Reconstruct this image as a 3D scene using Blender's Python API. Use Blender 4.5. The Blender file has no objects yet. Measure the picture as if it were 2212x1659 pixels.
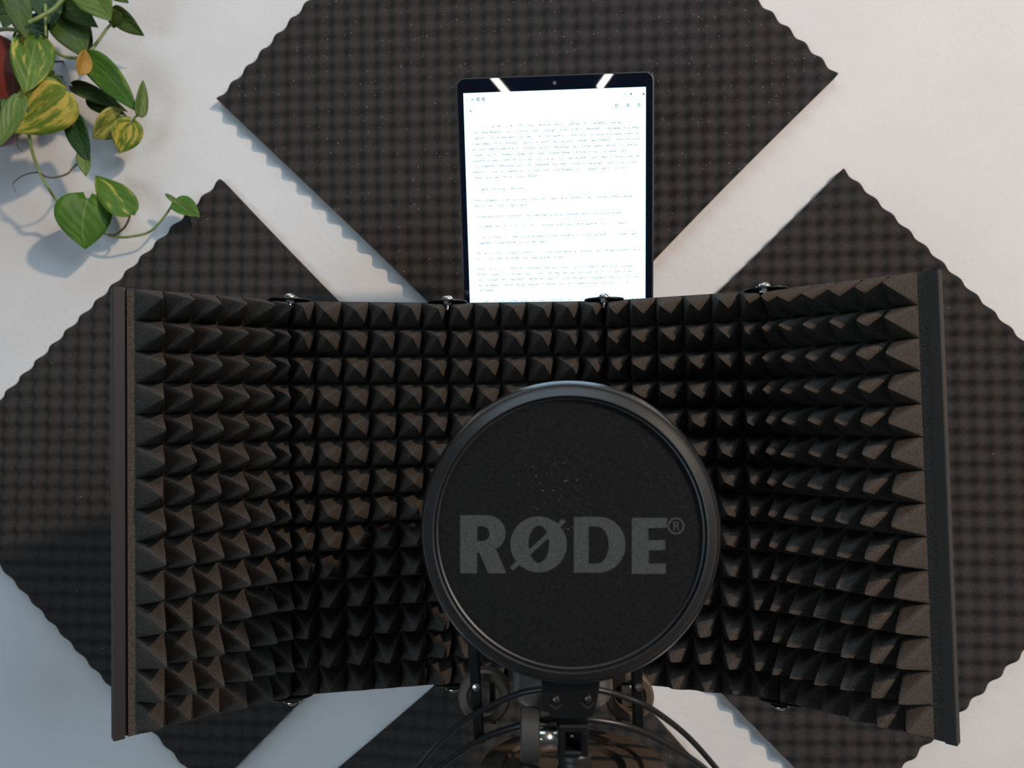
import bpy, math, random
import numpy as np
from mathutils import Vector, Matrix

# ------------------------------------------------------------------ camera
F = 1650.0                      # focal length in pixels of the 2212 x 1659 frame
D, ZC = 0.8670, 1.40            # camera to wall, camera height
PITCH, YAW, ROLL = [math.radians(a) for a in (1.919, 3.777, 1.145)]
sc = bpy.context.scene
COL = sc.collection

def cam_matrix():
    cp, sp, cy, sy, cr, sr = (math.cos(PITCH), math.sin(PITCH), math.cos(YAW), math.sin(YAW), math.cos(ROLL), math.sin(ROLL))
    Rz = Matrix(((cy, -sy, 0), (sy, cy, 0), (0, 0, 1)))
    Rx = Matrix(((1, 0, 0), (0, cp, -sp), (0, sp, cp)))
    Ry = Matrix(((cr, 0, sr), (0, 1, 0), (-sr, 0, cr)))
    return Rz @ Rx @ Ry
CR = cam_matrix()               # columns: right, forward, up
CP = Vector((0, -D, ZC))
cd = bpy.data.cameras.new('camera')
cd.sensor_fit = 'HORIZONTAL'; cd.sensor_width = 36.0; cd.lens = 36.0 * F / 2212.0
cd.clip_start = 0.01
cam = bpy.data.objects.new('camera', cd); COL.objects.link(cam)
M4 = Matrix.Identity(4)
r, f_, u = CR.col[0], CR.col[1], CR.col[2]
for i in range(3):
    M4[i][0] = r[i]; M4[i][1] = u[i]; M4[i][2] = -f_[i]; M4[i][3] = CP[i]
cam.matrix_world = M4
sc.camera = cam

# ------------------------------------------------------------------ light
w = bpy.data.worlds.new('world'); sc.world = w; w.use_nodes = True
w.node_tree.nodes['Background'].inputs[0].default_value = (0.55, 0.68, 0.9, 1)
w.node_tree.nodes['Background'].inputs[1].default_value = 0.06

def area(name, loc, target, sx, sy, power, color):
    l = bpy.data.lights.new(name, 'AREA'); l.shape = 'RECTANGLE'; l.size = sx; l.size_y = sy
    l.energy = power; l.color = color
    o = bpy.data.objects.new(name, l); COL.objects.link(o)
    o.location = loc
    o.rotation_euler = (Vector(target) - Vector(loc)).to_track_quat('-Z', 'Y').to_euler()
    return o
area('warm_lamp', (2.25, -2.35, 3.00), (0.0, 0, 1.35), 0.14, 0.14, 88, (1.0, 0.74, 0.53))
area('overhead_skylight', (-0.35, -1.05, 2.95), (-0.35, -0.85, 1.3), 1.9, 1.1, 15, (0.66, 0.84, 1.0))
area('daylight_window', (2.1, -2.6, 2.35), (0.0, 0, 1.4), 0.9, 0.9, 33, (0.68, 0.84, 1.0))
area('front_fill', (-1.25, -2.5, 0.75), (-0.2, 0, 1.25), 1.2, 0.9, 15, (0.72, 0.89, 1.0))  # added low cool fill, lifts the shadowed wall below the shield
area('left_blue_fill', (-1.9, -1.5, 1.3), (0.0, -0.3, 1.3), 0.5, 0.7, 1.4, (0.45, 0.70, 1.0))  # weak blue light added from the left, tints rims and shaded foam
cd.dof.use_dof = True; cd.dof.focus_distance = 0.57; cd.dof.aperture_fstop = 9.0
sc.view_settings.view_transform = 'Standard'
sc.view_settings.look = 'None'
sc.view_settings.exposure = -0.20
sc.view_settings.gamma = 1.0
sc.view_settings.use_curve_mapping = False

# ------------------------------------------------------------------ helpers
def at(px, py, depth):
    """point seen at a pixel, at a distance along the view direction"""
    return CP + CR @ Vector(((px - 1106.0) / F * depth, depth, -(py - 829.5) / F * depth))

def at_wall(px, py, off=0.0):
    """point seen at a pixel, on the plane that lies off in front of the wall"""
    d = CR @ Vector(((px - 1106.0) / F, 1.0, -(py - 829.5) / F))
    t = (-off - CP.y) / d.y
    return CP + d * t

def tag(o, label=None, cat=None, group=None, kind=None):
    if label: o['label'] = label
    if cat: o['category'] = cat
    if group: o['group'] = group
    if kind: o['kind'] = kind
    return o

def empty(name, loc, label, cat, group=None):
    o = bpy.data.objects.new(name, None); COL.objects.link(o); o.location = loc
    o.empty_display_size = 0.02
    return tag(o, label, cat, group)

def obj(name, verts, faces, mat, parent=None, smooth=False, angle=None):
    me = bpy.data.meshes.new(name)
    me.from_pydata([tuple(v) for v in verts], [], [tuple(f) for f in faces])
    me.validate(); me.update()
    if smooth:
        me.polygons.foreach_set('use_smooth', [True] * len(me.polygons))
        if angle is not None:
            me.set_sharp_from_angle(angle=math.radians(angle))
    if mat: me.materials.append(mat)
    o = bpy.data.objects.new(name, me); COL.objects.link(o)
    if parent is not None:
        o.parent = parent
        mw = Matrix.Identity(4)
        p = parent
        while p is not None:
            mw = Matrix.LocRotScale(p.location, p.rotation_euler, p.scale) @ mw
            p = p.parent
        o.matrix_parent_inverse = Matrix.Identity(4)
        me.transform(mw.inverted())      # vertices come in world space
    return o

class MB:
    def __init__(s): s.v = []; s.f = []
    def add(s, vs, fs):
        n = len(s.v); s.v += [Vector(v) for v in vs]; s.f += [tuple(i + n for i in f) for f in fs]
    def box(s, c, ax, ay, az, bev=0.0):
        """box about c with half vectors ax, ay, az and a small chamfer"""
        c = Vector(c); A = [Vector(a) for a in (ax, ay, az)]
        L = [a.length for a in A]; N = [a.normalized() for a in A]
        if bev <= 0:
            vs = [c + A[0] * i + A[1] * j + A[2] * k for i in (-1, 1) for j in (-1, 1) for k in (-1, 1)]
            s.add(vs, [(0, 1, 3, 2), (4, 6, 7, 5), (0, 4, 5, 1), (2, 3, 7, 6), (0, 2, 6, 4), (1, 5, 7, 3)]); return
        pts = {}; vs = []
        for i in (-1, 1):
            for j in (-1, 1):
                for k in (-1, 1):
                    for ax_ in range(3):
                        q = [L[0] * i, L[1] * j, L[2] * k]; sg = (i, j, k)
                        for b_ in range(3):
                            if b_ != ax_: q[b_] -= sg[b_] * bev
                        pts[(i, j, k, ax_)] = len(vs)
                        vs.append(c + N[0] * q[0] + N[1] * q[1] + N[2] * q[2])
        fs = []
        def P(sg, a): return pts[(sg[0], sg[1], sg[2], a)]
        for a in range(3):
            b, d = (a + 1) % 3, (a + 2) % 3
            for s_ in (-1, 1):
                loop = []
                for (m, n) in ((-1, -1), (1, -1), (1, 1), (-1, 1)):
                    sg = [0, 0, 0]; sg[a] = s_; sg[b] = m; sg[d] = n; loop.append(P(sg, a))
                fs.append(loop if s_ > 0 else loop[::-1])
            for m in (-1, 1):
                for n in (-1, 1):
                    s1 = [0, 0, 0]; s1[b] = m; s1[d] = n; s1[a] = -1
                    s2 = list(s1); s2[a] = 1
                    fs.append((P(s1, b), P(s2, b), P(s2, d), P(s1, d)))
        for i in (-1, 1):
            for j in (-1, 1):
                for k in (-1, 1): fs.append((P((i, j, k), 0), P((i, j, k), 1), P((i, j, k), 2)))
        s.add(vs, fs)
    def lathe(s, o, axis, prof, n=48, closed=False, a0=0.0, a1=2 * math.pi):
        """prof: list of (radius, height along axis)"""
        o = Vector(o); z = Vector(axis).normalized()
        x = z.orthogonal().normalized(); y = z.cross(x)
        full = abs(a1 - a0 - 2 * math.pi) < 1e-6
        m = n if full else n + 1
        vs = []
        for i in range(m):
            a = a0 + (a1 - a0) * i / n
            d = x * math.cos(a) + y * math.sin(a)
            for (rr, h) in prof: vs.append(o + d * rr + z * h)
        k = len(prof); fs = []
        for i in range(n):
            i2 = (i + 1) % m
            for j in range(k if closed else k - 1):
                j2 = (j + 1) % k
                fs.append((i * k + j, i2 * k + j, i2 * k + j2, i * k + j2))
        if not closed and full:
            if prof[0][0] > 1e-7: fs.append([i * k for i in range(m)][::-1])
            if prof[-1][0] > 1e-7: fs.append([i * k + k - 1 for i in range(m)])
        s.add(vs, fs)
    def tube(s, pts, rad, n=10, taper=None):
        pts = [Vector(p) for p in pts]; N = len(pts)
        T = [(pts[min(i + 1, N - 1)] - pts[max(i - 1, 0)]).normalized() for i in range(N)]
        x = T[0].orthogonal().normalized(); vs = []; fs = []
        for i in range(N):
            x = (x - T[i] * x.dot(T[i])).normalized(); y = T[i].cross(x)
            rr = rad if taper is None else rad * (1 + (taper - 1) * i / (N - 1))
            for k in range(n):
                a = 2 * math.pi * k / n
                vs.append(pts[i] + (x * math.cos(a) + y * math.sin(a)) * rr)
        for i in range(N - 1):
            for k in range(n):
                k2 = (k + 1) % n
                fs.append((i * n + k, i * n + k2, (i + 1) * n + k2, (i + 1) * n + k))
        fs.append(list(range(n))[::-1]); fs.append([(N - 1) * n + k for k in range(n)])
        s.add(vs, fs)
    def prism(s, poly, depth_vec):
        """poly: loop of points in space, extruded along depth_vec"""
        poly = [Vector(p) for p in poly]; n = len(poly); dv = Vector(depth_vec)
        vs = poly + [p + dv for p in poly]
        fs = [tuple(range(n)), tuple(range(2 * n - 1, n - 1, -1))]
        fs += [(i, n + i, n + (i + 1) % n, (i + 1) % n) for i in range(n)]
        s.add(vs, fs)
    def build(s, name, mat, parent=None, smooth=True, angle=35):
        return obj(name, s.v, s.f, mat, parent, smooth, angle)

def spline(pts, n=8):
    """Catmull-Rom through points"""
    P = [Vector(p) for p in pts]; P = [2 * P[0] - P[1]] + P + [2 * P[-1] - P[-2]]
    out = []
    for i in range(1, len(P) - 2):
        for k in range(n):
            t = k / n
            a, b, c, d = P[i - 1], P[i], P[i + 1], P[i + 2]
            out.append(0.5 * ((2 * b) + (c - a) * t + (2 * a - 5 * b + 4 * c - d) * t * t + (3 * b - a - 3 * c + d) * t ** 3))
    out.append(P[-2]); return out

# ------------------------------------------------------------------ materials
def mat(name, color, rough=0.5, metal=0.0, spec=0.5, **kw):
    m = bpy.data.materials.new(name); m.use_nodes = True
    b = m.node_tree.nodes['Principled BSDF']
    b.inputs['Base Color'].default_value = (*color, 1); b.inputs['Roughness'].default_value = rough
    b.inputs['Metallic'].default_value = metal; b.inputs['Specular IOR Level'].default_value = spec
    for k, v in kw.items(): b.inputs[k].default_value = v
    return m

def nd(m, t, **kw):
    n = m.node_tree.nodes.new(t)
    for k, v in kw.items():
        if hasattr(n, k): setattr(n, k, v)
        else: n.inputs[k].default_value = v
    return n
def ln(m, a, b): m.node_tree.links.new(a, b)
def bsdf(m): return m.node_tree.nodes['Principled BSDF']

def noise_color(m, c1, c2, scale, detail=4, lo=0.35, hi=0.65, coord='Object'):
    tc = nd(m, 'ShaderNodeTexCoord'); n = nd(m, 'ShaderNodeTexNoise', Scale=scale, Detail=detail)
    cr = nd(m, 'ShaderNodeValToRGB')
    cr.color_ramp.elements[0].position = lo; cr.color_ramp.elements[1].position = hi
    cr.color_ramp.elements[0].color = (*c1, 1); cr.color_ramp.elements[1].color = (*c2, 1)
    ln(m, tc.outputs[coord], n.inputs['Vector']); ln(m, n.outputs['Fac'], cr.inputs['Fac'])
    ln(m, cr.outputs['Color'], bsdf(m).inputs['Base Color'])
    return tc, n, cr

def bump(m, tc, scale, strength, dist, detail=6, rough=0.6, coord='Object'):
    n = nd(m, 'ShaderNodeTexNoise', Scale=scale, Detail=detail, Roughness=rough)
    ln(m, tc.outputs[coord], n.inputs['Vector'])
    bp = nd(m, 'ShaderNodeBump', Strength=strength, Distance=dist)
    ln(m, n.outputs['Fac'], bp.inputs['Height']); ln(m, bp.outputs['Normal'], bsdf(m).inputs['Normal'])
    return bp

m_wall = mat('plaster', (0.74, 0.73, 0.72), 0.9, spec=0.2)
tc, _, _ = noise_color(m_wall, (0.73, 0.72, 0.715), (0.77, 0.76, 0.75), 9, 5)
bump(m_wall, tc, 150, 0.10, 0.004, 7, 0.5)

def add_dust(m, scale, size, keep, bright, coord='Object', offset=(0, 0, 0)):
    """pale dust specks of their own over the base colour"""
    tc = nd(m, 'ShaderNodeTexCoord')
    v = nd(m, 'ShaderNodeTexVoronoi', Scale=scale)
    ln(m, tc.outputs[coord], v.inputs['Vector'])
    c1 = nd(m, 'ShaderNodeMath', operation='LESS_THAN'); c1.inputs[1].default_value = size
    ln(m, v.outputs['Distance'], c1.inputs[0])
    sep = nd(m, 'ShaderNodeSeparateColor'); ln(m, v.outputs['Color'], sep.inputs[0])
    c2 = nd(m, 'ShaderNodeMath', operation='LESS_THAN'); c2.inputs[1].default_value = keep
    ln(m, sep.outputs[0], c2.inputs[0])
    mu = nd(m, 'ShaderNodeMath', operation='MULTIPLY'); ln(m, c1.outputs[0], mu.inputs[0]); ln(m, c2.outputs[0], mu.inputs[1])
    mx = nd(m, 'ShaderNodeMix', data_type='RGBA')
    src = bsdf(m).inputs['Base Color'].links[0].from_socket
    ln(m, mu.outputs[0], mx.inputs[0]); ln(m, src, mx.inputs[6]); mx.inputs[7].default_value = (*bright, 1)
    ln(m, mx.outputs[2], bsdf(m).inputs['Base Color'])

def foam_mat(name, c1, c2, dust_keep):
    m = mat(name, c1, 1.0, spec=0.05)
    tc, n, cr = noise_color(m, c1, c2, 900, 3, 0.3, 0.7)
    bump(m, tc, 1500, 0.5, 0.0006, 2)
    if dust_keep: add_dust(m, 230, 0.07, dust_keep, (0.85, 0.85, 0.83))
    return m
m_panel_dusty = foam_mat('dusty_charcoal_foam', (0.030, 0.027, 0.026), (0.060, 0.055, 0.052), 0.40)
m_panel = foam_mat('charcoal_foam', (0.030, 0.027, 0.026), (0.060, 0.055, 0.052), 0.03)
m_foam = foam_mat('black_foam', (0.042, 0.0355, 0.0315), (0.088, 0.076, 0.068), 0)
m_sheet = mat('black_painted_metal', (0.020, 0.019, 0.018), 0.5, spec=0.4)
m_frame = mat('satin_black_edge', (0.026, 0.0225, 0.0205), 0.6, spec=0.3)
m_steel = mat('steel', (0.62, 0.58, 0.53), 0.25, 1.0)
m_chrome = mat('chrome', (0.85, 0.80, 0.70), 0.15, 1.0)
m_plastic = mat('matte_black_plastic', (0.004, 0.004, 0.0045), 0.45, spec=0.3)
m_knob = mat('worn_black_knob', (0.035, 0.033, 0.032), 0.5, spec=0.5)
m_ring = mat('soft_black_ring', (0.012, 0.0125, 0.013), 0.42, spec=0.8)
m_mount = mat('shock_mount_plastic', (0.020, 0.018, 0.016), 0.4, spec=0.6)
m_silver = mat('satin_nickel', (0.40, 0.38, 0.36), 0.42, 0.9)
m_cable = mat('cable_rubber', (0.016, 0.016, 0.018), 0.35, spec=0.5)
m_glass = mat('tablet_glass', (0.004, 0.006, 0.014), 0.015, spec=0.5)
m_case = mat('tablet_case', (0.06, 0.06, 0.065), 0.4, 0.6)
m_fabric = mat('pop_fabric', (0.016, 0.017, 0.018), 0.95, spec=0.15)
tc, _, _ = noise_color(m_fabric, (0.0065, 0.0072, 0.008), (0.013, 0.0135, 0.0138), 700, 3, 0.3, 0.7)
bump(m_fabric, tc, 2200, 0.4, 0.0004, 2)
m_logo = mat('logo_ink', (0.075, 0.08, 0.078), 0.95, spec=0.1)
noise_color(m_logo, (0.038, 0.045, 0.043), (0.078, 0.087, 0.083), 1400, 3, 0.3, 0.7)
m_drop = mat('dried_speck', (0.16, 0.16, 0.155), 0.4)
m_floor = mat('dark_floor', (0.05, 0.045, 0.04), 0.5)
noise_color(m_floor, (0.035, 0.030, 0.026), (0.06, 0.052, 0.045), 6, 6)

def emis(name, col, st):
    m = mat(name, (0, 0, 0), 0.1)
    bsdf(m).inputs['Emission Color'].default_value = (*col, 1); bsdf(m).inputs['Emission Strength'].default_value = st
    return m
m_screen = emis('lit_screen', (0.50, 0.76, 0.98), 2.3)
m_text = emis('screen_text', (0.26, 0.25, 0.25), 1.0)
m_icon = emis('screen_icon', (0.03, 0.09, 0.16), 1.0)
m_icong = emis('screen_icon_grey', (0.22, 0.24, 0.26), 1.0)

# ------------------------------------------------------------------ room shell
b = MB(); b.box((0, 0.05, 1.25), (2.2, 0, 0), (0, 0.05, 0), (0, 0, 1.25))
tag(b.build('wall_back', m_wall, smooth=False), kind='structure')
b = MB(); b.box((0, -1.6, -0.02), (2.2, 0, 0), (0, 1.7, 0), (0, 0, 0.02))
tag(b.build('floor', m_floor, smooth=False), kind='structure')

# ------------------------------------------------------------------ egg-crate panels on the wall
def egg_panel(cx, cz, deg, label, material, phase=0.0, seed=1):
    S, P, n = 0.5, 0.0250, 220
    rnd = np.random.RandomState(seed)
    g = np.linspace(-S / 2, S / 2, n + 1)
    U, V = np.meshgrid(g, g, indexing='ij')
    w_ = 0.0021 * np.sin(U * 9 + seed) * (np.abs(V) / .25) ** 6          # edges cut by hand, a little wavy
    w2 = 0.0021 * np.sin(V * 8 + 2 * seed) * (np.abs(U) / .25) ** 6
    H = np.cos(2 * np.pi * (U + phase) / P) * np.cos(2 * np.pi * V / P)
    H = 0.0100 + 0.0031 * H
    th = math.radians(deg)
    X = cx + (U + w2) * math.cos(th) - (V + w_) * math.sin(th)
    Z = cz + ZC + (U + w2) * math.sin(th) + (V + w_) * math.cos(th)
    front = np.stack([X, -H, Z], -1).reshape(-1, 3)
    m = n + 1
    idx = np.arange(m * m).reshape(m, m)
    quads = np.stack([idx[:-1, :-1], idx[1:, :-1], idx[1:, 1:], idx[:-1, 1:]], -1).reshape(-1, 4)
    ring = np.concatenate([idx[:-1, 0], idx[-1, :-1], idx[:0:-1, -1], idx[0, :0:-1]])
    back = front[ring].copy(); back[:, 1] = -0.0004
    k = len(ring); B = m * m + np.arange(k)
    side = np.stack([ring, B, np.roll(B, -1), np.roll(ring, -1)], -1)
    verts = np.concatenate([front, back])
    faces = [tuple(q) for q in quads.tolist()] + [tuple(q) for q in side.tolist()] + [tuple(B.tolist()[::-1])]
    o = obj('acoustic_foam_panel', verts.tolist(), faces, material, None, True, 50)
    return tag(o, label, 'acoustic panel', 'egg crate foam panels on the wall')
egg_panel(-.0420, .3677, 44.35, 'charcoal egg crate foam diamond on the wall behind the lit tablet, dustiest of the four', m_panel_dusty, 0, 1)
egg_panel(-.4020, -.0768, 43.49, 'charcoal egg crate foam diamond on the wall under the trailing plant', m_panel, .004, 2)
egg_panel(.3045, -.0957, 43.94, 'charcoal egg crate foam diamond on the wall behind the shield, farthest from the plant', m_panel, .002, 3)
egg_panel(-.0558, -.5532, 40.33, 'dark egg crate foam diamond low on the wall below the shield, behind the microphone mount', m_panel, 0, 4)

# ------------------------------------------------------------------ isolation shield
J = [Vector(p) for p in ((-.3002, -.3724), (-.2106, -.2921), (-.0908, -.2613), (.0354, -.2533), (.1549, -.2898), (.2437, -.3616))]
ZT, HS = ZC + .0858, .300
ZB = ZT - HS
shield = empty('isolation_shield', ((J[2].x + J[3].x) / 2, J[2].y, ZB),
               'black five-panel folding microphone isolation shield lined with pyramid foam, standing before the wall', 'isolation shield')
ROWS, COLS = 14, 6
def bis(i):
    """inward normal at joint i"""
    def nrm(a, b_):
        d = (b_ - a).normalized(); return Vector((d.y, -d.x))
    ns = []
    if i > 0: ns.append(nrm(J[i - 1], J[i]))
    if i < 5: ns.append(nrm(J[i], J[i + 1]))
    v = sum(ns, Vector((0, 0))); v.normalize()
    return v / v.dot(ns[0])
HP, BASE = 0.0425, 0.004
for s_ in range(5):
    A, B = J[s_], J[s_ + 1]
    d = (B - A).normalized(); n2 = Vector((d.y, -d.x)); L = (B - A).length
    # backing sheet, mitred at the joints
    bm = MB()
    q = [A, B, B - bis(s_ + 1) * .0018, A - bis(s_) * .0018]
    bm.prism([Vector((p.x, p.y, ZB)) for p in q], (0, 0, HS))
    pan = bm.build('shield_panel', m_sheet, shield, smooth=False)
    # foam liner: height field of pyramids, base mitred, flat margin beside the outer frame
    res = 12
    lo = .0112 if s_ == 0 else .0001
    hi = L - (.0125 if s_ == 4 else .0001)
    nu, nv = COLS * res, ROWS * res
    us = list(np.linspace(lo, hi, nu + 1)); 
    if s_ == 0: us = [.0066] + us
    if s_ == 4: us = us + [L - .0066]
    vs_ = np.linspace(0.0004, HS - 0.0004, nv + 1)
    rnd = np.random.RandomState(20 + s_)
    jit = rnd.normal(0, .0007, (COLS, ROWS, 3))
    verts = []; m = len(us); k = nv + 1
    for ui, uu in enumerate(us):
        fu = (uu - lo) / (hi - lo) * COLS
        for vi, vv in enumerate(vs_):
            fv = vi / res
            if fu < -1e-6 or fu > COLS + 1e-6: hgt = 0; du = dv = 0
            else:
                ci = min(int(fu), COLS - 1); ri = min(int(fv), ROWS - 1)
                a = abs(fu - ci - .5) * 2; c_ = abs(fv - ri - .5) * 2
                p_ = 7.0
                t = 1 - (a ** p_ + c_ ** p_) ** (1 / p_)      # slightly rounded square pyramid
                t = max(t, 0)
                hgt = t ** 0.93
                tip = max(0, hgt - .82); hgt = hgt - tip * .25           # blunt tip
                du, dv = jit[ci, ri, 0] * t, jit[ci, ri, 1] * t
                hgt *= (1 + jit[ci, ri, 2] * 25) * (.70 if ri == 0 else 1)
            hh = BASE + HP * hgt
            # shift towards the mitre close to the joints
            e0 = bis(s_) - n2; e1 = bis(s_ + 1) - n2
            w0 = max(0, 1 - uu / .02) if s_ > 0 else 0; w1 = max(0, 1 - (L - uu) / .02) if s_ < 4 else 0
            p = A + d * (uu + du) + n2 * hh + e0 * hh * w0 + e1 * hh * w1
            verts.append((p.x, p.y, ZB + vv + dv))
    idx = np.arange(m * k).reshape(m, k)
    quads = np.stack([idx[:-1, :-1], idx[1:, :-1], idx[1:, 1:], idx[:-1, 1:]], -1).reshape(-1, 4)
    ring = np.concatenate([idx[:-1, 0], idx[-1, :-1], idx[:0:-1, -1], idx[0, :0:-1]])
    nb = len(verts)
    for ri_ in ring.tolist():
        ui, vi = divmod(ri_, k)
        p = A + d * us[ui] + n2 * .0001
        verts.append((p.x, p.y, ZB + vs_[vi]))
    kk = len(ring); Bq = nb + np.arange(kk)
    side = np.stack([ring, Bq, np.roll(Bq, -1), np.roll(ring, -1)], -1)
    tris = []                                            # split along the pyramids' ridges
    o0 = 1 if s_ == 0 else 0
    for ui in range(m - 1):
        for vi in range(k - 1):
            a_, b2, c2, d2 = idx[ui, vi], idx[ui + 1, vi], idx[ui + 1, vi + 1], idx[ui, vi + 1]
            su = ((ui - o0) % res) < res / 2; sv = (vi % res) < res / 2
            tris += [(a_, b2, c2), (a_, c2, d2)] if su == sv else [(a_, b2, d2), (b2, c2, d2)]
    faces = [tuple(int(q) for q in t_) for t_ in tris] + side.tolist() + [Bq.tolist()[::-1]]
    obj('foam_liner', verts, faces, m_foam, pan, True, 24)
# edge frames: bent channels on the two outer edges
for e, (A, B) in enumerate(((J[0], J[1]), (J[5], J[4]))):
    d = (B - A).normalized(); n2 = Vector((d.y, -d.x)) if e == 0 else Vector((-d.y, d.x))
    D3 = Vector((d.x, d.y, 0)); N3 = Vector((n2.x, n2.y, 0)); a3 = Vector((A.x, A.y, 0)) - D3 * (.0018 if e == 0 else 0)
    z0 = ZB
    bm = MB()
    poly = [a3 - D3 * .0004 - N3 * .0030, a3 + D3 * .010 - N3 * .0030, a3 + D3 * .010 - N3 * .0019, a3 + D3 * .0010 - N3 * .0019,
            a3 + D3 * .0010 + N3 * .0042, a3 + D3 * .0062 + N3 * .0042, a3 + D3 * .0064 + N3 * .0050, a3 + D3 * .0002 + N3 * .0050, a3 - D3 * .0004 + N3 * .0045]
    poly = [p + Vector((0, 0, z0)) for p in poly]
    bm.prism(poly, (0, 0, HS))
    bm.build('edge_frame', m_frame, shield, smooth=False)
# hinge plates with screw and nut at the joints, top and bottom
for i in range(1, 5):
    nn = bis(i).normalized(); tt = Vector((-nn.y, nn.x))
    N3 = Vector((nn.x, nn.y, 0)); T3 = Vector((tt.x, tt.y, 0))
    for up in (1, -1):
        z = ZT - .0009 if up > 0 else ZB - .0006
        c = Vector((J[i].x, J[i].y, z)) + N3 * (.0105 if up > 0 else .003)
        loop = []
        for k in range(28):
            a = 2 * math.pi * k / 28
            loop.append(c + T3 * .0155 * math.copysign(abs(math.cos(a)) ** .8, math.cos(a)) + N3 * (.0120 if up > 0 else .006) * math.sin(a))
        bm = MB(); bm.prism(loop, (0, 0, .0010 * up))
        pl = bm.build('hinge_plate', m_sheet, shield, smooth=False)
        s0 = c + Vector((0, 0, up * .0010)) + N3 * .004
        bm = MB()
        bm.lathe(s0, (0, 0, up), [(.0068, 0), (.0068, .0006), (.0042, .0007), (.0042, .0010), (.0040, .0022), (.0032, .0032), (.0015, .0038), (0, .0040)], 28)
        bm.build('screw', m_steel, pl)
        if up < 0: continue
        bm = MB(); o_ = c + N3 * .004
        bm.lathe(o_, (0, 0, -up), [(.0034, -.0004), (.0034, .0028)], 6)
        bm.lathe(o_, (0, 0, -up), [(.0018, .0020), (.0018, .0066), (.0012, .0072), (0, .0073)], 16)
        bm.build('nut', m_steel, pl)

for ch in shield.children_recursive:                     # the shield hangs a touch lower on one side
    for v in ch.data.vertices: v.co.z -= .0065 * (v.co.x + shield.location.x)
# ------------------------------------------------------------------ tablet
TW, THT = .165, .250
tl, tr = at(984, 166, .640), at(1414, 156, .632)
ctop = (tl + tr) / 2
bl, br = at(1001, 650, .668), at(1411, 640, .660)
cbot = (bl + br) / 2
ty = (cbot - ctop).normalized(); tx = ((tr - tl).normalized() + (br - bl).normalized()).normalized()
tx = (tx - ty * tx.dot(ty)).normalized(); tn = tx.cross(ty).normalized()
if tn.y > 0: tn = -tn
TW = ((tr - tl).length + (br - bl).length) / 2
tc0 = ctop + ty * THT / 2
tab = empty('tablet', ctop + ty * THT, 'upright black tablet with a bright white screen of text, behind the shield', 'tablet')
def rrect(w_, h_, r_, n=8):
    out = []
    for (sx, sy, a0) in ((1, 1, 0), (-1, 1, 90), (-1, -1, 180), (1, -1, 270)):
        for k in range(n + 1):
            a = math.radians(a0 + 90 * k / n)
            out.append((sx * (w_ / 2 - r_) + r_ * math.cos(a), sy * (h_ / 2 - r_) + r_ * math.sin(a)))
    return out
def T(x, y, z): return tc0 + tx * x + ty * y + tn * z
bm = MB()
lay = [(-.0012, -.0078), (0, -.0066), (0, -.0012), (-.0006, -.0002), (-.0012, 0)]
loops = [[T(x, y, z) for (x, y) in rrect(TW + 2 * i_, THT + 2 * i_, .0075 + i_)] for (i_, z) in lay]
n = len(loops[0]); vs = sum(loops, []); fs = [tuple(range(n))[::-1]]
for L_ in range(len(loops) - 1):
    fs += [(L_ * n + i, L_ * n + (i + 1) % n, (L_ + 1) * n + (i + 1) % n, (L_ + 1) * n + i) for i in range(n)]
fs.append(tuple((len(loops) - 1) * n + i for i in range(n)))
bm.add(vs, fs); bm.build('tablet_body', m_case, tab)
bm = MB(); bm.prism([T(x, y, .0000) for (x, y) in rrect(TW - .0026, THT - .0026, .0062)], tn * .0006)
bm.build('front_glass', m_glass, tab, smooth=False)
SW0, SW1 = -TW / 2 + .0060, TW / 2 - .0070
SY0, SY1 = -THT / 2 + .0125, THT / 2 - .0125
bm = MB(); bm.prism([T(x, y, .0006) for (x, y) in ((SW0, SY0), (SW1, SY0), (SW1, SY1), (SW0, SY1))], tn * .0002)
screen = bm.build('screen', m_screen, tab, smooth=False)
bm = MB(); bm.lathe(T(.0, -THT / 2 + .0068, .0005), tn, [(.0016, 0), (.0016, .0002), (.0009, .00025), (.0009, .0002), (0, .0002)], 20)
tag(bm.build('camera_lens', mat('lens_ring', (.10, .12, .14), .3), tab))
# lines of unreadable small text, flat on the screen
random.seed(4)
bm = MB()
def dash(x0, x1, y, hh):
    bm.add([T(x0, y - hh, .00085), T(x1, y - hh, .00085), T(x1, y + hh, .00085), T(x0, y + hh, .00085)], [(0, 1, 2, 3)])
PX = TW / 428.0                                  # metres per pixel on the tablet
def text_line(ypx, x0, x1):
    """ypx: pixel rows below the tablet's top edge"""
    x = x0
    while x < x1:
        wl = random.uniform(7, 34)
        xe = min(x + wl, x1)
        while x < xe:
            cw = random.uniform(1.2, 3.2)
            if random.random() < .8:
                dash(-TW / 2 + x * PX, -TW / 2 + min(x + cw, xe) * PX, -THT / 2 + (ypx + random.uniform(-1.0, 1.0)) * PX, random.uniform(.5, 1.1) * PX)
            x += cw + random.uniform(.3, 1.2)
        x += random.uniform(4, 9)
lines = [(104, 52, 380), (116, 34, 398), (128, 32, 396), (140, 34, 398), (152, 32, 400), (164, 36, 372), (176, 32, 396), (188, 36, 392), (200, 32, 366), (212, 34, 172),
         (237, 50, 142), (261, 34, 388), (273, 34, 148), (296, 42, 356), (318, 44, 372), (342, 36, 396), (354, 38, 190), (377, 36, 398), (389, 36, 230),
         (412, 36, 380), (424, 36, 388), (436, 36, 396), (448, 36, 372), (460, 38, 78), (484, 42, 398), (496, 44, 250), (520, 42, 340), (532, 36, 390), (544, 36, 380), (556, 36, 200)]
for (yy, a, b_) in lines: text_line(yy * 1.0, a, b_)
obj('text_lines', bm.v, bm.f, m_text, screen)['kind'] = 'stuff'
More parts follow.
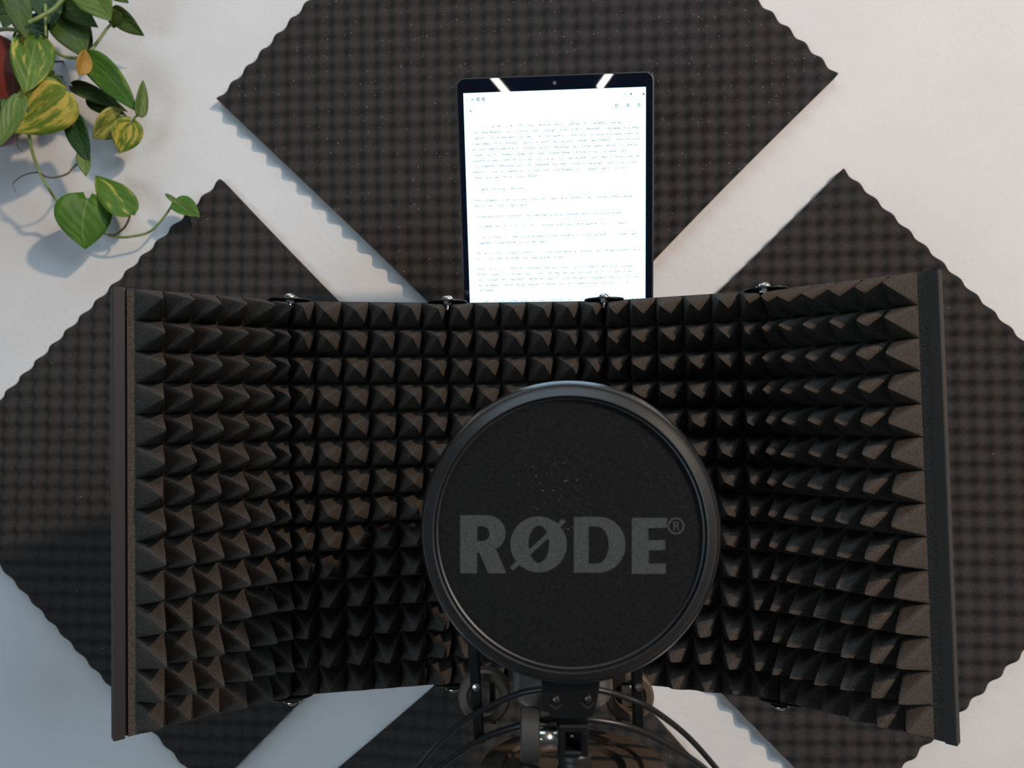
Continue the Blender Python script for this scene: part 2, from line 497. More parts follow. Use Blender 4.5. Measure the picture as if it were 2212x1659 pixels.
def icon(name, x, y, r_, m_, ring=True):
    bm = MB(); c = T(-TW / 2 + x * PX, -THT / 2 + y * PX, .0008)
    prof = [(r_ * PX * .55, 0), (r_ * PX * .55, .0001), (r_ * PX, .0001), (r_ * PX, 0)] if ring else [(r_ * PX, 0), (r_ * PX, .0001)]
    bm.lathe(c, tn, prof, 20, closed=ring); return bm.build(name, m_, screen, smooth=False)
icon('status_icon', 47, 46, 3.4, m_icon); icon('status_icon', 59, 46, 3.4, m_icon)
icon('status_icon', 35, 46, 1.6, m_icong, False); icon('status_icon', 24, 46, 1.8, m_icong)
icon('status_icon', 378, 46, 1.8, m_icon, False); icon('status_icon', 405, 47, 2.0, m_icon, False); icon('status_icon', 366, 46, 1.8, m_icong)
for x in (347, 371, 395): icon('toolbar_icon', x, 69, 3.2, m_icong)
bm = MB(); c = T(-TW / 2 + 30 * PX, -THT / 2 + 70 * PX, .0008)
bm.prism([c - tx * 2 * PX, c + tx * 1.4 * PX - ty * 2.4 * PX, c + tx * 1.4 * PX + ty * 2.4 * PX], tn * .0001)
bm.build('back_arrow', m_icon, screen, smooth=False)
# two slim lights added across the room so the top bezel mirrors white streaks
def mirrored(x, y, yplane=-2.6):
    d = CR @ Vector(((x - 1106.0) / F, 1.0, -(y - 829.5) / F)); p0 = tc0 + tn * .0006
    q = CP + d * ((p0 - CP).dot(tn) / d.dot(tn)); d = d - 2 * d.dot(tn) * tn
    return q + d * ((yplane - q.y) / d.y)
for (p1, p2) in (((1052, 150), (1104, 212)), ((1330, 140), (1294, 190))):
    a, b_ = mirrored(*p1), mirrored(*p2)
    o = area('streak_light', (a + b_) / 2, (a + b_) / 2 + Vector((0, 1, 0)), .020, (b_ - a).length, .45, (1, .97, .9))
    yv = (b_ - a).normalized(); zv = Vector((0, -1, 0)); zv = (zv - yv * zv.dot(yv)).normalized(); xv = yv.cross(zv)
    o.rotation_euler = Matrix((xv, yv, zv)).transposed().to_euler()
# holder that grips the tablet low on its sides
hold = empty('tablet_holder', T(0, .115, -.02), 'black clamp holder gripping the tablet behind the shield', 'holder')
for sx in (-1, 1):
    bm = MB()
    c0 = T(sx * (TW / 2 + .0042), THT / 2 - .0100 if sx < 0 else .062, 0)
    c0 = T(sx * (TW / 2 + .0048), .0705, -.003)
    bm.lathe(c0 - tn * .008, tn, [(0, 0), (.0035, 0), (.0046, .0012), (.0046, .014), (.0036, .0165), (0, .017)], 24)
    bm.build('grip', m_plastic, hold)
    bm = MB(); bm.tube(spline([c0 - tn * .006, T(sx * TW * .45, .075, -.016), T(sx * TW * .2, .09, -.018), T(0, .10, -.019)], 6), .0035, 10)
    bm.build('holder_arm', m_plastic, hold)
bm = MB(); bm.box(T(0, .10, -.020), tx * .022, ty * .03, tn * .005, .002); bm.build('holder_plate', m_plastic, hold, smooth=False)

# ------------------------------------------------------------------ pop filter
PD = .400
pc = at(1229, 1147, PD); RP = 326 * PD / F
pn = (CP - pc); pn = Vector((pn.x * .35, pn.y, pn.z * .25)).normalized()     # faces the singer
px_ = Vector((0, 0, 1)).cross(pn).normalized(); px_ = -px_ if px_.x < 0 else px_
px_ = (px_ + Vector((0, 0, 1)) * -.012).normalized(); px_ = (px_ - pn * px_.dot(pn)).normalized()
pz_ = pn.cross(px_); pz_ = -pz_ if pz_.z < 0 else pz_
pop = empty('pop_filter', pc - pz_ * RP, 'round black fabric pop filter with grey lettering, in front of the microphone', 'pop filter')
bm = MB()
R0 = RP
prof = [(R0 - .0030, -.0030), (R0 - .0030, .0032), (R0 - .0034, .0040), (R0 - .0050, .0052), (R0 - .0067, .0065), (R0 - .0083, .0077),
        (R0 - .0088, .0075), (R0 - .0089, .0030), (R0 - .0082, -.0030)]
bm.lathe(pc, pn, prof, 160, closed=True)
bm.build('hoop', m_ring, pop, True, 40)
bm = MB(); bm.lathe(pc, pn, [(R0 - .0030, -.0036), (R0 - .0006, -.0036), (R0, -.0028), (R0 - .0020, .0030), (R0 - .0024, .0035), (R0 - .0030, .0035)], 160, closed=True)
bm.build('back_rim', mat('glossy_black_rim', (.012, .012, .013), .22, spec=.8), pop, True, 40)
bm = MB()
bm.lathe(pc + pn * .0030, pn, [(R0 - .0088, .0006), (R0 - .0094, .0014), (R0 - .0100, .0014), (R0 - .0106, .0004)], 160)
bm.build('inner_rim', m_ring, pop, True, 60)
# fabric disc, bulging a little
bm = MB(); RF = R0 - .0086
bm.lathe(pc, pn, [(RF, .0034), (RF * .9, .0044), (RF * .6, .0053), (RF * .3, .0057), (0, .0058)], 96)
bm.lathe(pc, pn, [(RF, .0026), (0, .0050)], 96)
bm.build('fabric', m_fabric, pop, True, 60)
def fab(xp, yp, lift=.0063):
    """point of the printed fabric from the photo's pixel"""
    d_ = CR @ Vector(((xp - 1106.0) / F, 1.0, -(yp - 829.5) / F))
    t = (pc + pn * lift - CP).dot(pn) / d_.dot(pn)
    q = CP + d_ * t
    rel = q - pc; return pc + px_ * rel.dot(px_) + pz_ * rel.dot(pz_)
def fh(p):
    rr = min(1, (p - pc).length / RF)
    return np.interp(rr, [0, .3, .6, .9, 1], [.0058, .0057, .0053, .0044, .0034]) + .00025
def ink(name, outer, holes=(), extra=()):
    """flat printed letter: outline with counters, from zoomed coordinates (3.0722 x)"""
    import bmesh
    def pp(p): return fab(880 + p[0] / 3.0722, 800 + p[1] / 3.0722)
    cu = bpy.data.curves.new('tmp', 'CURVE'); cu.dimensions = '2D'; cu.fill_mode = 'BOTH'
    for loop in (outer, *holes):
        sp = cu.splines.new('POLY'); sp.points.add(len(loop) - 1); sp.use_cyclic_u = True
        for q, p in zip(sp.points, loop): q.co = (p[0] / 1000, -p[1] / 1000, 0, 1)
    to = bpy.data.objects.new('tmp', cu); COL.objects.link(to)
    me = bpy.data.meshes.new_from_object(to.evaluated_get(bpy.context.evaluated_depsgraph_get()))
    bmx = bmesh.new(); bmx.from_mesh(me)
    bmesh.ops.remove_doubles(bmx, verts=bmx.verts, dist=1e-6)
    b_ = MB(); b_.add([], [])
    vs = [pp((v.co.x * 1000, -v.co.y * 1000)) for v in bmx.verts]
    vs = [v + pn * fh(v) for v in vs]
    bmx.verts.index_update()
    b_.add(vs, [tuple(v.index for v in f.verts) for f in bmx.faces])
    bmx.free(); bpy.data.objects.remove(to); bpy.data.curves.remove(cu); bpy.data.meshes.remove(me)
    for e in extra:
        q = [pp(p) for p in e]; q = [v + pn * (fh(v) + .00008) for v in q]
        b_.add(q, [tuple(range(len(q)))])
    return b_.build(name, m_logo, pop, smooth=False)
def arc(cx, cy, rx, ry, a0, a1, n=16, pw=1.0):
    out = []
    for k in range(n + 1):
        a = math.radians(a0 + (a1 - a0) * k / n); c, s = math.cos(a), math.sin(a)
        out.append((cx + rx * math.copysign(abs(c) ** pw, c), cy + ry * math.copysign(abs(s) ** pw, s)))
    return out
ink('letter', [(348, 963), (530, 963)] + arc(530, 1082, 122, 119, -90, 70, 18) + [(588, 1192), (657, 1348), (536, 1350), (476, 1212), (461, 1210), (461, 1350), (347, 1350)],
    [[(462, 1036)] + arc(498, 1085, 46, 49, -90, 90, 12) + [(462, 1134)]])
ink('letter', arc(870, 1156, 188, 186, 0, 351, 40), [arc(872, 1154, 68, 124, 0, 351, 30)],
    [[(678, 1310), (1030, 985), (1052, 1005), (700, 1332)]])
ink('letter', [(1104, 974), (1255, 972)] + arc(1270, 1158, 178, 186, -90, 90, 24) + [(1104, 1344)],
    [[(1203, 1036), (1240, 1036)] + arc(1258, 1160, 78, 124, -80, 80, 18) + [(1203, 1284)]])
ink('letter', [(1490, 980), (1725, 981), (1725, 1046), (1600, 1048), (1600, 1128), (1713, 1128), (1713, 1195), (1603, 1196), (1603, 1284), (1716, 1285), (1716, 1354), (1490, 1352)])
ink('registered_mark', arc(1785, 1035, 56, 56, 0, 350, 35), [arc(1785, 1035, 45, 45, 0, 350, 35)],
    [[(1767, 1005), (1777, 1005), (1777, 1065), (1767, 1065)], [(1777, 1005), (1797, 1005), (1797, 1013), (1777, 1013)], [(1793, 1009), (1803, 1013), (1803, 1031), (1793, 1033)],
     [(1777, 1029), (1797, 1029), (1797, 1037), (1777, 1037)], [(1787, 1037), (1797, 1035), (1808, 1065), (1797, 1065)]])
# dried specks on the fabric
random.seed(9)
bm = MB()
spots = [(1147, 1053), (1152, 1050), (1166, 1044), (1247, 1037), (1243, 1054), (1276, 1028), (1245, 1079), (1266, 1075), (1154, 1096), (1247, 1106), (1219, 1142), (1227, 1143), (1271, 1153), (1137, 1166), (1218, 1000), (1180, 1024), (1192, 1022)]
for (x, y) in spots + [(random.gauss(1210, 40), random.gauss(1050, 45)) for _ in range(26)]:
    p = fab(x, y); p = p + pn * fh(p)
    bm.lathe(p, pn, [(random.uniform(.00012, .00034), 0), (.0001, .0002)], 8)
obj('dried_specks', bm.v, bm.f, m_drop, pop)['kind'] = 'stuff'
# bracket plate below the hoop with two screws, block, shaft and thumb knob
def pz(x, y, dd=0.0): return at(x, y, PD + dd)
fw = CR.col[1]; rt = CR.col[0]; upv = CR.col[2]
poly = [pz(1166, 1440), pz(1171, 1490), pz(1178, 1522), pz(1188, 1546), pz(1203, 1552), pz(1268, 1552), pz(1281, 1546), pz(1288, 1522), pz(1294, 1490), pz(1299, 1440)]
bm = MB(); bm.prism(poly, fw * .006); bm.build('bracket_plate', m_plastic, pop, smooth=False)
U = PD / F
for (x, y) in ((1201, 1510), (1270, 1508)):
    c = pz(x, y, -.0002)
    bm = MB(); bm.lathe(c + fw * .0006, -fw, [(9.5 * U, 0), (9.5 * U, .0004), (8 * U, .0004), (8 * U, .0012), (6.5 * U, .0019), (3 * U, .0022), (2.4 * U, .0016), (0, .0016)], 28)
    bm.build('bracket_screw', m_steel if False else mat('dark_screw', (.10, .095, .09), .35, .8), pop)
    bm = MB(); q = c - upv * 12 * U
    bm.prism([q + rt * -14 * U + upv * 3 * U, q - upv * 8 * U, q + rt * 14 * U + upv * 3 * U, q + rt * 14 * U - upv * 1 * U + fw * 0, q - upv * 12 * U, q - rt * 14 * U - upv * 1 * U][::1], fw * .0006)
    bm.build('screw_seat', m_frame, pop, smooth=False)
bm = MB()          # clamp block with a square recess
c = pz(1236, 1587, .004)
bm.box(pz(1236, 1563, .004), rt * 33 * U, upv * 9 * U, fw * .0075, .001)
bm.box(pz(1212, 1592, .004), rt * 9 * U, upv * 26 * U, fw * .0075, .001)
bm.box(pz(1260, 1592, .004), rt * 9 * U, upv * 26 * U, fw * .0075, .001)
bm.box(pz(1236, 1616, .004), rt * 33 * U, upv * 6 * U, fw * .0075, .001)
bm.box(pz(1236, 1590, .008), rt * 18 * U, upv * 22 * U, fw * .002, 0)
bm.build('clamp_block', m_plastic, pop, smooth=False)
bm = MB(); bm.lathe(pz(1235, 1588, .0075), -fw, [(5 * U, 0), (5 * U, .002), (0, .0024)], 16); bm.build('recessed_screw', m_steel, pop)
bm = MB(); bm.lathe(pz(1166, 1594, .006), rt, [(0, 0), (31 * U, 0), (31 * U, 20 * U), (30 * U, 22 * U), (30 * U, 39 * U), (0, 39 * U)], 40)
bm.build('clamp_shaft', m_chrome, pop)
bm = MB(); rk = 57 * U; tk = 41 * U
prof = [(0, 0), (rk * .93, 0), (rk, tk * .06), (rk, tk * .94), (rk * .93, tk), (0, tk)]
bm.lathe(pz(1124, 1586, .006), rt, prof, 64)
bm.build('thumb_knob', m_knob, pop)

# ------------------------------------------------------------------ microphone and its shock mount
MDp = .452; UM = MDp / F
mc = at(1216, 1500, MDp)
Zv = Vector((0, 0, 1))
mic = empty('microphone', mc - Zv * .002, 'silver grey large-diaphragm microphone standing behind the pop filter', 'microphone')
rb = 107 * UM
zb = -.002
bm = MB(); bm.lathe(mc, Zv, [(rb * .55, zb), (rb * .94, zb + .002), (rb, zb + .005), (rb, .100), (rb * .98, .103), (rb * .98, .106)], 64)
bm.build('microphone_body', m_silver, mic)
bm = MB(); bm.lathe(mc, Zv, [(rb * .97, .106), (rb * .97, .150), (rb * .9, .162), (rb * .6, .170), (0, .172)], 48)
bm.build('grille', mat('grille_mesh', (.25, .24, .23), .5, .8), mic)
mount = empty('shock_mount', mc - Zv * .07, 'black and grey plastic shock mount rings around the microphone foot, below the pop filter', 'shock mount')
# two thick suspension rings facing the singer
m_bronze = mat('grey_bronze_plastic', (.12, .092, .068), .42, .2)
for (x, y, ro, rin) in ((1048, 1500, 58, 35), (1358, 1499, 54, 33)):
    c = at(x, y, MDp + .012); prof = [(ro * UM - .0012, -.006), (ro * UM, -.0045), (ro * UM, .0045), (ro * UM - .0015, .006), (rin * UM + .0012, .006), (rin * UM, .0048), (rin * UM, -.0048), (rin * UM + .0012, -.006)]
    bm = MB(); bm.lathe(c, pn, prof, 64, closed=True)
    bm.build('suspension_ring', m_bronze, mount, True, 40)
# lower housing ring with a stepped lip
lc = at(1237, 1654, .435); rl = 206 * .435 / F
m_disc = mat('brown_black_plastic', (.085, .066, .05), .6, spec=.4)
bm = MB(); bm.lathe(lc, Zv, [(.010, -.022), (rl - .004, -.022), (rl, -.012), (rl, -.003), (rl - .0015, -.0008), (rl - .004, 0), (rl - .014, .0005), (rl - .015, -.0015), (rl - .0175, -.0015), (rl - .0185, .0003), (rl - .024, .0003), (rl - .0255, -.0030), (.012, -.0045), (.010, -.0045)], 96, closed=True)
bm.build('base_disc', m_disc, mount, True, 30)
# posts between the rings
for (x0, y0, x1, y1, dd) in ((1020, 1360, 1036, 1600, -.004), (1372, 1360, 1379, 1575, -.004), (1062, 1440, 1066, 1560, .025), (1335, 1440, 1337, 1560, .025)):
    a, b_ = at(x0, y0, MDp + dd), at(x1, y1, MDp + dd)
    dv = (b_ - a) / 2; wv = rt * (11 if dd < 0 else 7) * UM
    bm = MB(); bm.box((a + b_) / 2, wv, dv, fw * .004, .0008); bm.build('post', m_plastic, mount, smooth=False)
    if dd < 0:
        bm = MB(); bm.lathe(at((x0 + x1) / 2 + 2, 1478, MDp + dd) - fw * .0042, -fw, [(.0022, 0), (.0022, .0008), (0, .0012)], 16); bm.build('post_screw', m_steel, mount)

# ------------------------------------------------------------------ stand
sp = at(1241, 1640, PD + .012)
stand = empty('microphone_stand', (sp.x, sp.y, 0), 'black microphone stand pole rising below the pop filter clamp', 'microphone stand')
US = (PD + .012) / F
bm = MB()
bm.lathe(Vector((sp.x, sp.y, sp.z)), Zv, [(33 * US, -1.10), (33 * US, -.012), (39 * US, -.0115), (40 * US, -.010), (40 * US, -.006), (38 * US, -.0045), (35 * US, -.004), (35 * US, .001), (38 * US, .0015), (39 * US, .003), (38 * US, .005), (34 * US, .006), (34 * US, .0085), (0, .0085)], 48)
bm.build('pole', m_mount, stand, True, 40)
zb_ = sp.z - 1.10
bm = MB(); bm.lathe(Vector((sp.x, sp.y, 0)), Zv, [(0, 0), (.14, 0), (.14, .008), (.13, .014), (.03, .022), (.016, .06), (.016, zb_ + .02), (0, zb_ + .02)], 64)
bm.build('stand_base', m_sheet, stand)
bm = MB(); c = at(1124, 1690, PD + .012)
bm.lathe(c, rt, [(0, 0), (.0075, 0), (.0085, .001), (.0085, .009), (.0075, .010), (0, .010)], 40)
bm.lathe(c, rt, [(.003, .008), (.003, .022)], 16)
bm.build('height_knob', m_knob, stand)
# arm that carries the shield and the tablet
bm = MB()
base = Vector((sp.x, sp.y, sp.z - .16)); far = Vector((J[2].x * .5 + J[3].x * .5, J[2].y + .012, ZB - .10))
bm.tube(spline([base, base * .5 + far * .5 - Zv * .01, far], 6), .008, 12)
bm.tube([far, Vector((far.x, far.y, ZB + .19))], .006, 12)
bm.build('carrier_arm', m_plastic, stand)
bm = MB(); hp_ = T(0, .10, -.024)
bm.tube([Vector((far.x, far.y, ZB + .18)), Vector((hp_.x, hp_.y, ZB + .21)), hp_], .005, 10)
bm.build('tablet_arm', m_plastic, stand)
bm = MB(); bm.box(Vector((far.x, J[2].y + .010, ZB + .12)), (.02, 0, 0), (0, .004, 0), (0, 0, .02), .001); bm.build('shield_clamp', m_plastic, stand, smooth=False)

# ------------------------------------------------------------------ cables
def cable(pix, rad, label):
    pts = spline([at(x, y, d_) for (x, y, d_) in pix], 8)
    bm = MB(); bm.tube(pts, rad, 12)
    return tag(bm.build('cable', m_cable), label, 'cable', 'thin black cables arching below the pop filter')
cable([(850, 1760, .47), (880, 1694, .47), (908, 1652, .465), (955, 1598, .45), (1020, 1546, .435), (1108, 1503, .42), (1168, 1488, .414), (1235, 1482, .413), (1300, 1492, .416), (1350, 1506, .42), (1408, 1532, .425), (1482, 1588, .44), (1545, 1657, .45), (1580, 1705, .46), (1610, 1770, .47)],
      .0017, 'outer of two thin black cables, arching highest behind the pop filter bracket')
cable([(860, 1720, .46), (955, 1652, .45), (1040, 1597, .432), (1123, 1567, .42), (1200, 1552, .417), (1272, 1554, .415), (1345, 1566, .418), (1405, 1588, .424), (1462, 1620, .43), (1516, 1656, .44), (1590, 1720, .46)],
      .0018, 'inner of two thin black cables, arching lower across the shock mount behind the thumb knob')

# ------------------------------------------------------------------ trailing plant
def leaf_mat(name, dark, mid, light, lo, hi, vein=(.24, .31, .08), rough=.45):
    m = mat(name, mid, rough, spec=.3)
    tc = nd(m, 'ShaderNodeTexCoord'); oi = nd(m, 'ShaderNodeObjectInfo')
    mp = nd(m, 'ShaderNodeMapping'); mp.inputs['Scale'].default_value = (1.0, 2.6, 1)
    ln(m, tc.outputs['UV'], mp.inputs['Vector'])
    mul = nd(m, 'ShaderNodeMath', operation='MULTIPLY'); mul.inputs[1].default_value = 37.0
    ln(m, oi.outputs['Random'], mul.inputs[0])
    n1 = nd(m, 'ShaderNodeTexNoise', noise_dimensions='4D', Scale=2.2, Detail=5, Roughness=.62)
    ln(m, mp.outputs[0], n1.inputs['Vector']); ln(m, mul.outputs[0], n1.inputs['W'])
    cr = nd(m, 'ShaderNodeValToRGB'); e = cr.color_ramp.elements
    e[0].position = 0.25; e[0].color = (*dark, 1); e[1].position = lo; e[1].color = (*mid, 1)
    x = e.new(hi); x.color = (*light, 1)
    ln(m, n1.outputs['Fac'], cr.inputs['Fac'])
    # pale midrib
    sx = nd(m, 'ShaderNodeSeparateXYZ'); ln(m, tc.outputs['UV'], sx.inputs[0])
    sb = nd(m, 'ShaderNodeMath', operation='SUBTRACT'); sb.inputs[1].default_value = .5; ln(m, sx.outputs[1], sb.inputs[0])
    ab = nd(m, 'ShaderNodeMath', operation='ABSOLUTE'); ln(m, sb.outputs[0], ab.inputs[0])
    lt = nd(m, 'ShaderNodeMath', operation='LESS_THAN'); lt.inputs[1].default_value = .018; ln(m, ab.outputs[0], lt.inputs[0])
    sc_ = nd(m, 'ShaderNodeMath', operation='MULTIPLY'); sc_.inputs[1].default_value = .35; ln(m, lt.outputs[0], sc_.inputs[0])
    mx = nd(m, 'ShaderNodeMix', data_type='RGBA'); ln(m, sc_.outputs[0], mx.inputs[0]); ln(m, cr.outputs[0], mx.inputs[6]); mx.inputs[7].default_value = (*vein, 1)
    ln(m, mx.outputs[2], bsdf(m).inputs['Base Color'])
    bp = nd(m, 'ShaderNodeBump', Strength=.25, Distance=.001)
    wv = nd(m, 'ShaderNodeTexWave', Scale=2.6, Distortion=1.5, bands_direction='DIAGONAL'); ln(m, tc.outputs['UV'], wv.inputs['Vector'])
    ln(m, wv.outputs['Fac'], bp.inputs['Height']); ln(m, bp.outputs[0], bsdf(m).inputs['Normal'])
    return m
LM = {
    'g': leaf_mat('leaf_green', (.035, .11, .006), (.06, .155, .009), (.18, .27, .03), .60, .74),
    'v': leaf_mat('leaf_variegated', (.04, .11, .009), (.075, .16, .012), (.40, .38, .06), .54, .63),
    'y': leaf_mat('leaf_yellow_marbled', (.06, .13, .012), (.13, .20, .018), (.50, .40, .07), .47, .56),
    'w': leaf_mat('leaf_flecked', (.025, .085, .006), (.05, .135, .010), (.20, .28, .035), .56, .68),
    'd': leaf_mat('leaf_dark', (.010, .038, .006), (.018, .06, .010), (.03, .085, .015), .55, .75, (.06, .11, .04)),
    'p': leaf_mat('leaf_pale_underside', (.075, .13, .024), (.10, .165, .032), (.16, .22, .06), .55, .75),
    'o': leaf_mat('leaf_orange', (.16, .09, .012), (.34, .19, .03), (.40, .24, .04), .48, .62),
    'm': leaf_mat('leaf_olive_marbled', (.06, .10, .015), (.14, .17, .03), (.40, .36, .08), .46, .58),
    'u': leaf_mat('leaf_olive', (.034, .065, .009), (.055, .095, .014), (.085, .135, .025), .55, .75, (.14, .16, .06)),
}
POT = Vector(at_wall(-72, 200, .085))
plant = empty('trailing_pothos', Vector((POT.x, POT.y, POT.z - .048)), 'trailing variegated green houseplant in a red pot hanging on the white wall', 'plant')
SVAL = [0, .05, .12, .22, .34, .48, .62, .75, .86, .94, 1]
WVAL = [.14, .60, .84, .97, 1, .95, .80, .58, .35, .16, 0]
def leaf(base, tip, width, kind, ob=.045, ot=.05, fold=.25, curl=.12, roll=0, lobe=.16, skew=0.0, label=None):
    b3 = at_wall(base[0], base[1], ob); t3 = at_wall(tip[0], tip[1], ot)
    pxm = (D - .05) / F
    L_ = (t3 - b3).length; W = width * pxm / 2
    ax = (t3 - b3).normalized()
    view = (CP - (b3 + t3) / 2).normalized()
    lat = ax.cross(view).normalized(); nrm = lat.cross(ax).normalized()
    if roll:
        q = Matrix.Rotation(math.radians(roll), 3, ax); lat = q @ lat; nrm = q @ nrm
    nv = 10
    verts = []; uv = []; ns = 14
    rr = random.Random(int(base[0] * 7 + tip[1]))
    ph = rr.uniform(0, 6)
    for i in range(ns + 1):
        s = i / ns; s = s ** 1.15
        w_ = np.interp(s, SVAL, WVAL)
        for j in range(nv + 1):
            v = -1 + 2 * j / nv
            x = L_ * (s - lobe * v * v * (1 - s) ** 2.2)
            y = W * v * w_ + skew * W * math.sin(math.pi * s)
            z = -fold * abs(W * v * w_) * -1 * (1 - .3 * abs(v)) - curl * L_ * (s - .35) ** 2 + .012 * L_ * math.sin(7 * s + ph + 2 * v) * abs(v)
            verts.append(b3 + ax * x + lat * y + nrm * z)
            uv.append((s, .5 + .5 * v))
    m = nv + 1
    faces = [(i * m + j, (i + 1) * m + j, (i + 1) * m + j + 1, i * m + j + 1) for i in range(ns) for j in range(nv)]
    me = bpy.data.meshes.new('leaf')
    off = plant.location
    me.from_pydata([tuple(v - off) for v in verts], [], faces)
    ul = me.uv_layers.new(name='UVMap')
    for p in me.polygons:
        p.use_smooth = True
        for li, vi in zip(p.loop_indices, p.vertices): ul.data[li].uv = uv[vi]
    me.materials.append(LM[kind])
    o = bpy.data.objects.new('leaf', me); COL.objects.link(o); o.parent = plant
    md = o.modifiers.new('thickness', 'SOLIDIFY'); md.thickness = .0005; md.offset = 0
    if label: o['label'] = label
    return o
random.seed(3)
# the hanging runner
leaf((189, 430), (184, 538), 116, 'g', .046, .042, .12, .10, 0, .13, .13, label='large heart-shaped green leaf, lowest on the plant')
leaf((282, 463), (205, 376), 72, 'v', .042, .030, .22, .08, 12, .04)
leaf((378, 436), (432, 468), 52, 'g', .030, .026, .4, .1, -30, .06)
leaf((357, 419), (430, 471), 13, 'p', .034, .028, .3, .0, 0, 0)
# big ones by the pot
leaf((146, 196), (22, 287), 112, 'y', .085, .10, .10, .10, 0, .03, label='broad leaf marbled yellow')
leaf((78, 84), (54, 200), 82, 'v', .10, .115, .20, .10, 0, .10)
leaf((190, 124), (294, 240), 64, 'w', .065, .05, .20, .14, 10, .10, -.15)
leaf((300, 250), (309, 173), 34, 'p', .045, .045, .5, .0, 35, .05)
leaf((282, 268), (258, 331), 64, 'y', .045, .040, .22, .1, 0, .2)
leaf((190, 206), (266, 246), 50, 'u', .036, .034, .3, .2, 10, .05)
leaf((155, 183), (272, 236), 40, 'u', .044, .035, .3, .2, -20, .05)
leaf((260, 250), (202, 300), 66, 'm', .035, .045, .3, .2, -15, .15)
leaf((156, 248), (190, 353), 52, 'd', .06, .05, .35, .12, 25, .06)
leaf((178, 330), (186, 381), 30, 'p', .05, .05, .3, .1, 0, .1)
leaf((112, -22), (208, 58), 66, 'u', .075, .075, .2, .1, 10, .1)
leaf((178, -40), (238, 44), 84, 'p', .09, .085, .2, .1, 0, .1)
leaf((228, -32), (277, 6), 36, 'u', .08, .075, .3, .1, 0, .1)
leaf((244, 22), (309, 78), 46, 'u', .05, .04, .35, .2, 20, .06)
leaf((250, 22), (244, 62), 34, 'u', .055, .045, .3, .2, 10, .04)
leaf((134, 28), (180, 122), 84, 'u', .065, .07, .2, .1, 0, .12)
leaf((192, 114), (194, 50), 15, 'd', .05, .05, .2, .0, 0, .0)
leaf((171, 163), (188, 104), 34, 'o', .085, .072, .9, .2, 20, -.06, label='small withered orange leaf')
leaf((28, -30), (55, 82), 54, 'u', .115, .12, .2, .1, 0, .1)
leaf((92, -26), (112, 56), 72, 'd', .085, .085, .2, .1, 0, .1)
leaf((44, 212), (-4, 318), 42, 'p', .12, .13, .3, .1, 20, .1)
leaf((20, 222), (-14, 276), 40, 'd', .10, .11, .2, .1, 0, .1)
leaf((118, 162), (70, 204), 56, 'u', .075, .075, .2, .1, 0, .1)
leaf((60, 40), (100, 92), 60, 'd', .075, .08, .2, .1, 0, .1)
leaf((20, 10), (8, 60), 40, 'd', .06, .07, .2, .1, 0, .1)
leaf((-20, -10), (18, 30), 50, 'u', .10, .11, .2, .1, 0, .1)
leaf((60, -50), (70, 22), 60, 'd', .07, .08, .2, .1, 0, .1)
leaf((150, 10), (140, 62), 50, 'd', .05, .055, .2, .1, 0, .1)
m_stem = mat('stem_green', (.16, .24, .05), .5); noise_color(m_stem, (.12, .19, .035), (.24, .30, .10), 90, 3)
m_stemb = mat('stem_brown', (.09, .065, .035), .6); noise_color(m_stemb, (.07, .05, .03), (.14, .11, .06), 120, 3)
def stem(pix, rad, m_, name='stem', taper=.8):
    bm = MB(); bm.tube(spline([at_wall(x, y, o_) for (x, y, o_) in pix], 6), rad, 10, taper)
    return bm.build(name, m_, plant)
stem([(60, 230, .10), (62, 288, .085), (72, 335, .075), (86, 372, .065), (104, 405, .06), (122, 432, .046), (160, 470, .038), (218, 500, .030), (253, 512, .028), (290, 510, .026), (324, 500, .026), (350, 474, .028), (374, 441, .029)], .0018, m_stem, taper=.7)
stem([(235, 507, .030), (250, 506, .031), (268, 492, .036), (277, 477, .04), (281, 464, .042)], .0013, m_stemb, 'petiole')
stem([(178, 345, .05), (160, 360, .052), (146, 375, .058), (120, 383, .062), (100, 382, .064), (86, 373, .065)], .0012, m_stemb, 'petiole')
stem([(86, 372, .065), (66, 374, .062), (46, 381, .055), (32, 392, .05), (28, 399, .05), (34, 415, .05)], .0008, m_stemb, 'aerial_root', .4)
stem([(38, 286, .09), (37, 312, .085), (44, 324, .08), (51, 329, .08)], .0007, m_stemb, 'aerial_root', .4)
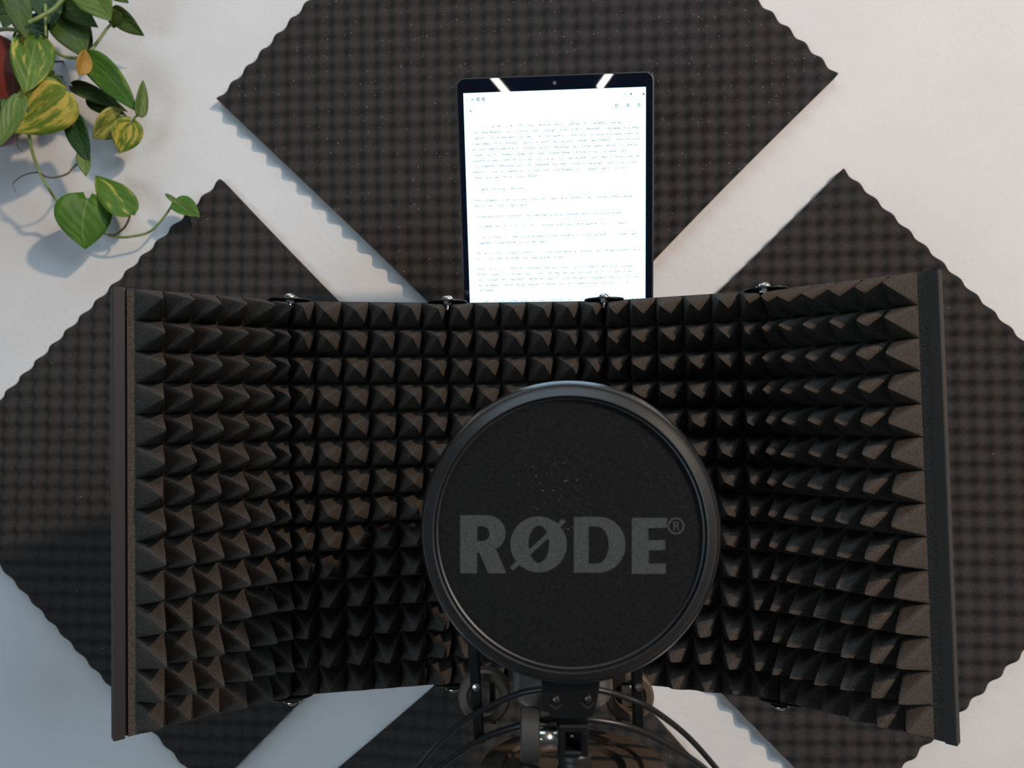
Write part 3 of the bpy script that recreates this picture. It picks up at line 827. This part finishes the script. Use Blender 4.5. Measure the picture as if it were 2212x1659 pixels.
stem([(138, 262, .06), (150, 274, .055), (165, 284, .05)], .0012, m_stem, 'petiole')
stem([(150, -22, .105), (120, 16, .112), (92, 34, .118), (62, 49, .122)], .0024, m_stem, 'petiole')
stem([(192, 114, .06), (210, 92, .055), (228, 66, .05), (240, 52, .05)], .0018, m_stem, 'petiole')
stem([(116, 107, .07), (130, 118, .068), (150, 125, .065), (176, 124, .066), (190, 118, .065)], .0018, m_stem)
stem([(-20, 68, .10), (6, 63, .10), (28, 64, .10), (40, 68, .10)], .0022, m_stem, 'petiole')
stem([(40, 66, .09), (28, 52, .09), (20, 30, .09), (14, 10, .09)], .0012, m_stemb)
stem([(36, 66, .095), (30, 80, .095), (36, 96, .095), (12, 106, .095)], .0013, m_stemb)
stem([(98, 10, .09), (98, 45, .10), (99, 78, .10)], .0016, m_stem, 'petiole')
stem([(-10, 34, .10), (18, 20, .105), (40, 6, .105)], .0022, m_stem, 'petiole')
stem([(280, 268, .045), (288, 258, .045), (296, 248, .046), (294, 240, .05)], .0013, m_stem, 'petiole')
# pot, soil and the wire holder
m_pot = mat('glazed_red_pot', (.13, .02, .014), .35, spec=.5); noise_color(m_pot, (.11, .016, .012), (.16, .026, .018), 14, 4)
m_soil = mat('potting_soil', (.05, .035, .025), .95)
Rp = .064
bm = MB()
bm.lathe(Vector((POT.x, POT.y, POT.z)), Zv, [(.001, -.048), (.038, -.048), (.046, -.044), (.058, -.022), (.0632, .004), (.0625, .022), (.0570, .036), (.0575, .040), (.0575, .050), (.0560, .052), (.0525, .051), (.0520, .036), (.002, .034)], 64)
bm.build('pot', m_pot, plant)
bm = MB(); bm.lathe(Vector((POT.x, POT.y, POT.z)), Zv, [(.0515, .040), (.04, .045), (0, .048)], 32); bm.build('soil', m_soil, plant)
for (x, y) in ((126, 133), (124, 166)):
    a = at_wall(x + 10, y, .001); bm = MB(); bm.tube([a, at_wall(x - 4, y, .02), at_wall(x - 70, y - 2, .05)], .0012, 8); bm.build('wire_hook', m_sheet, plant)
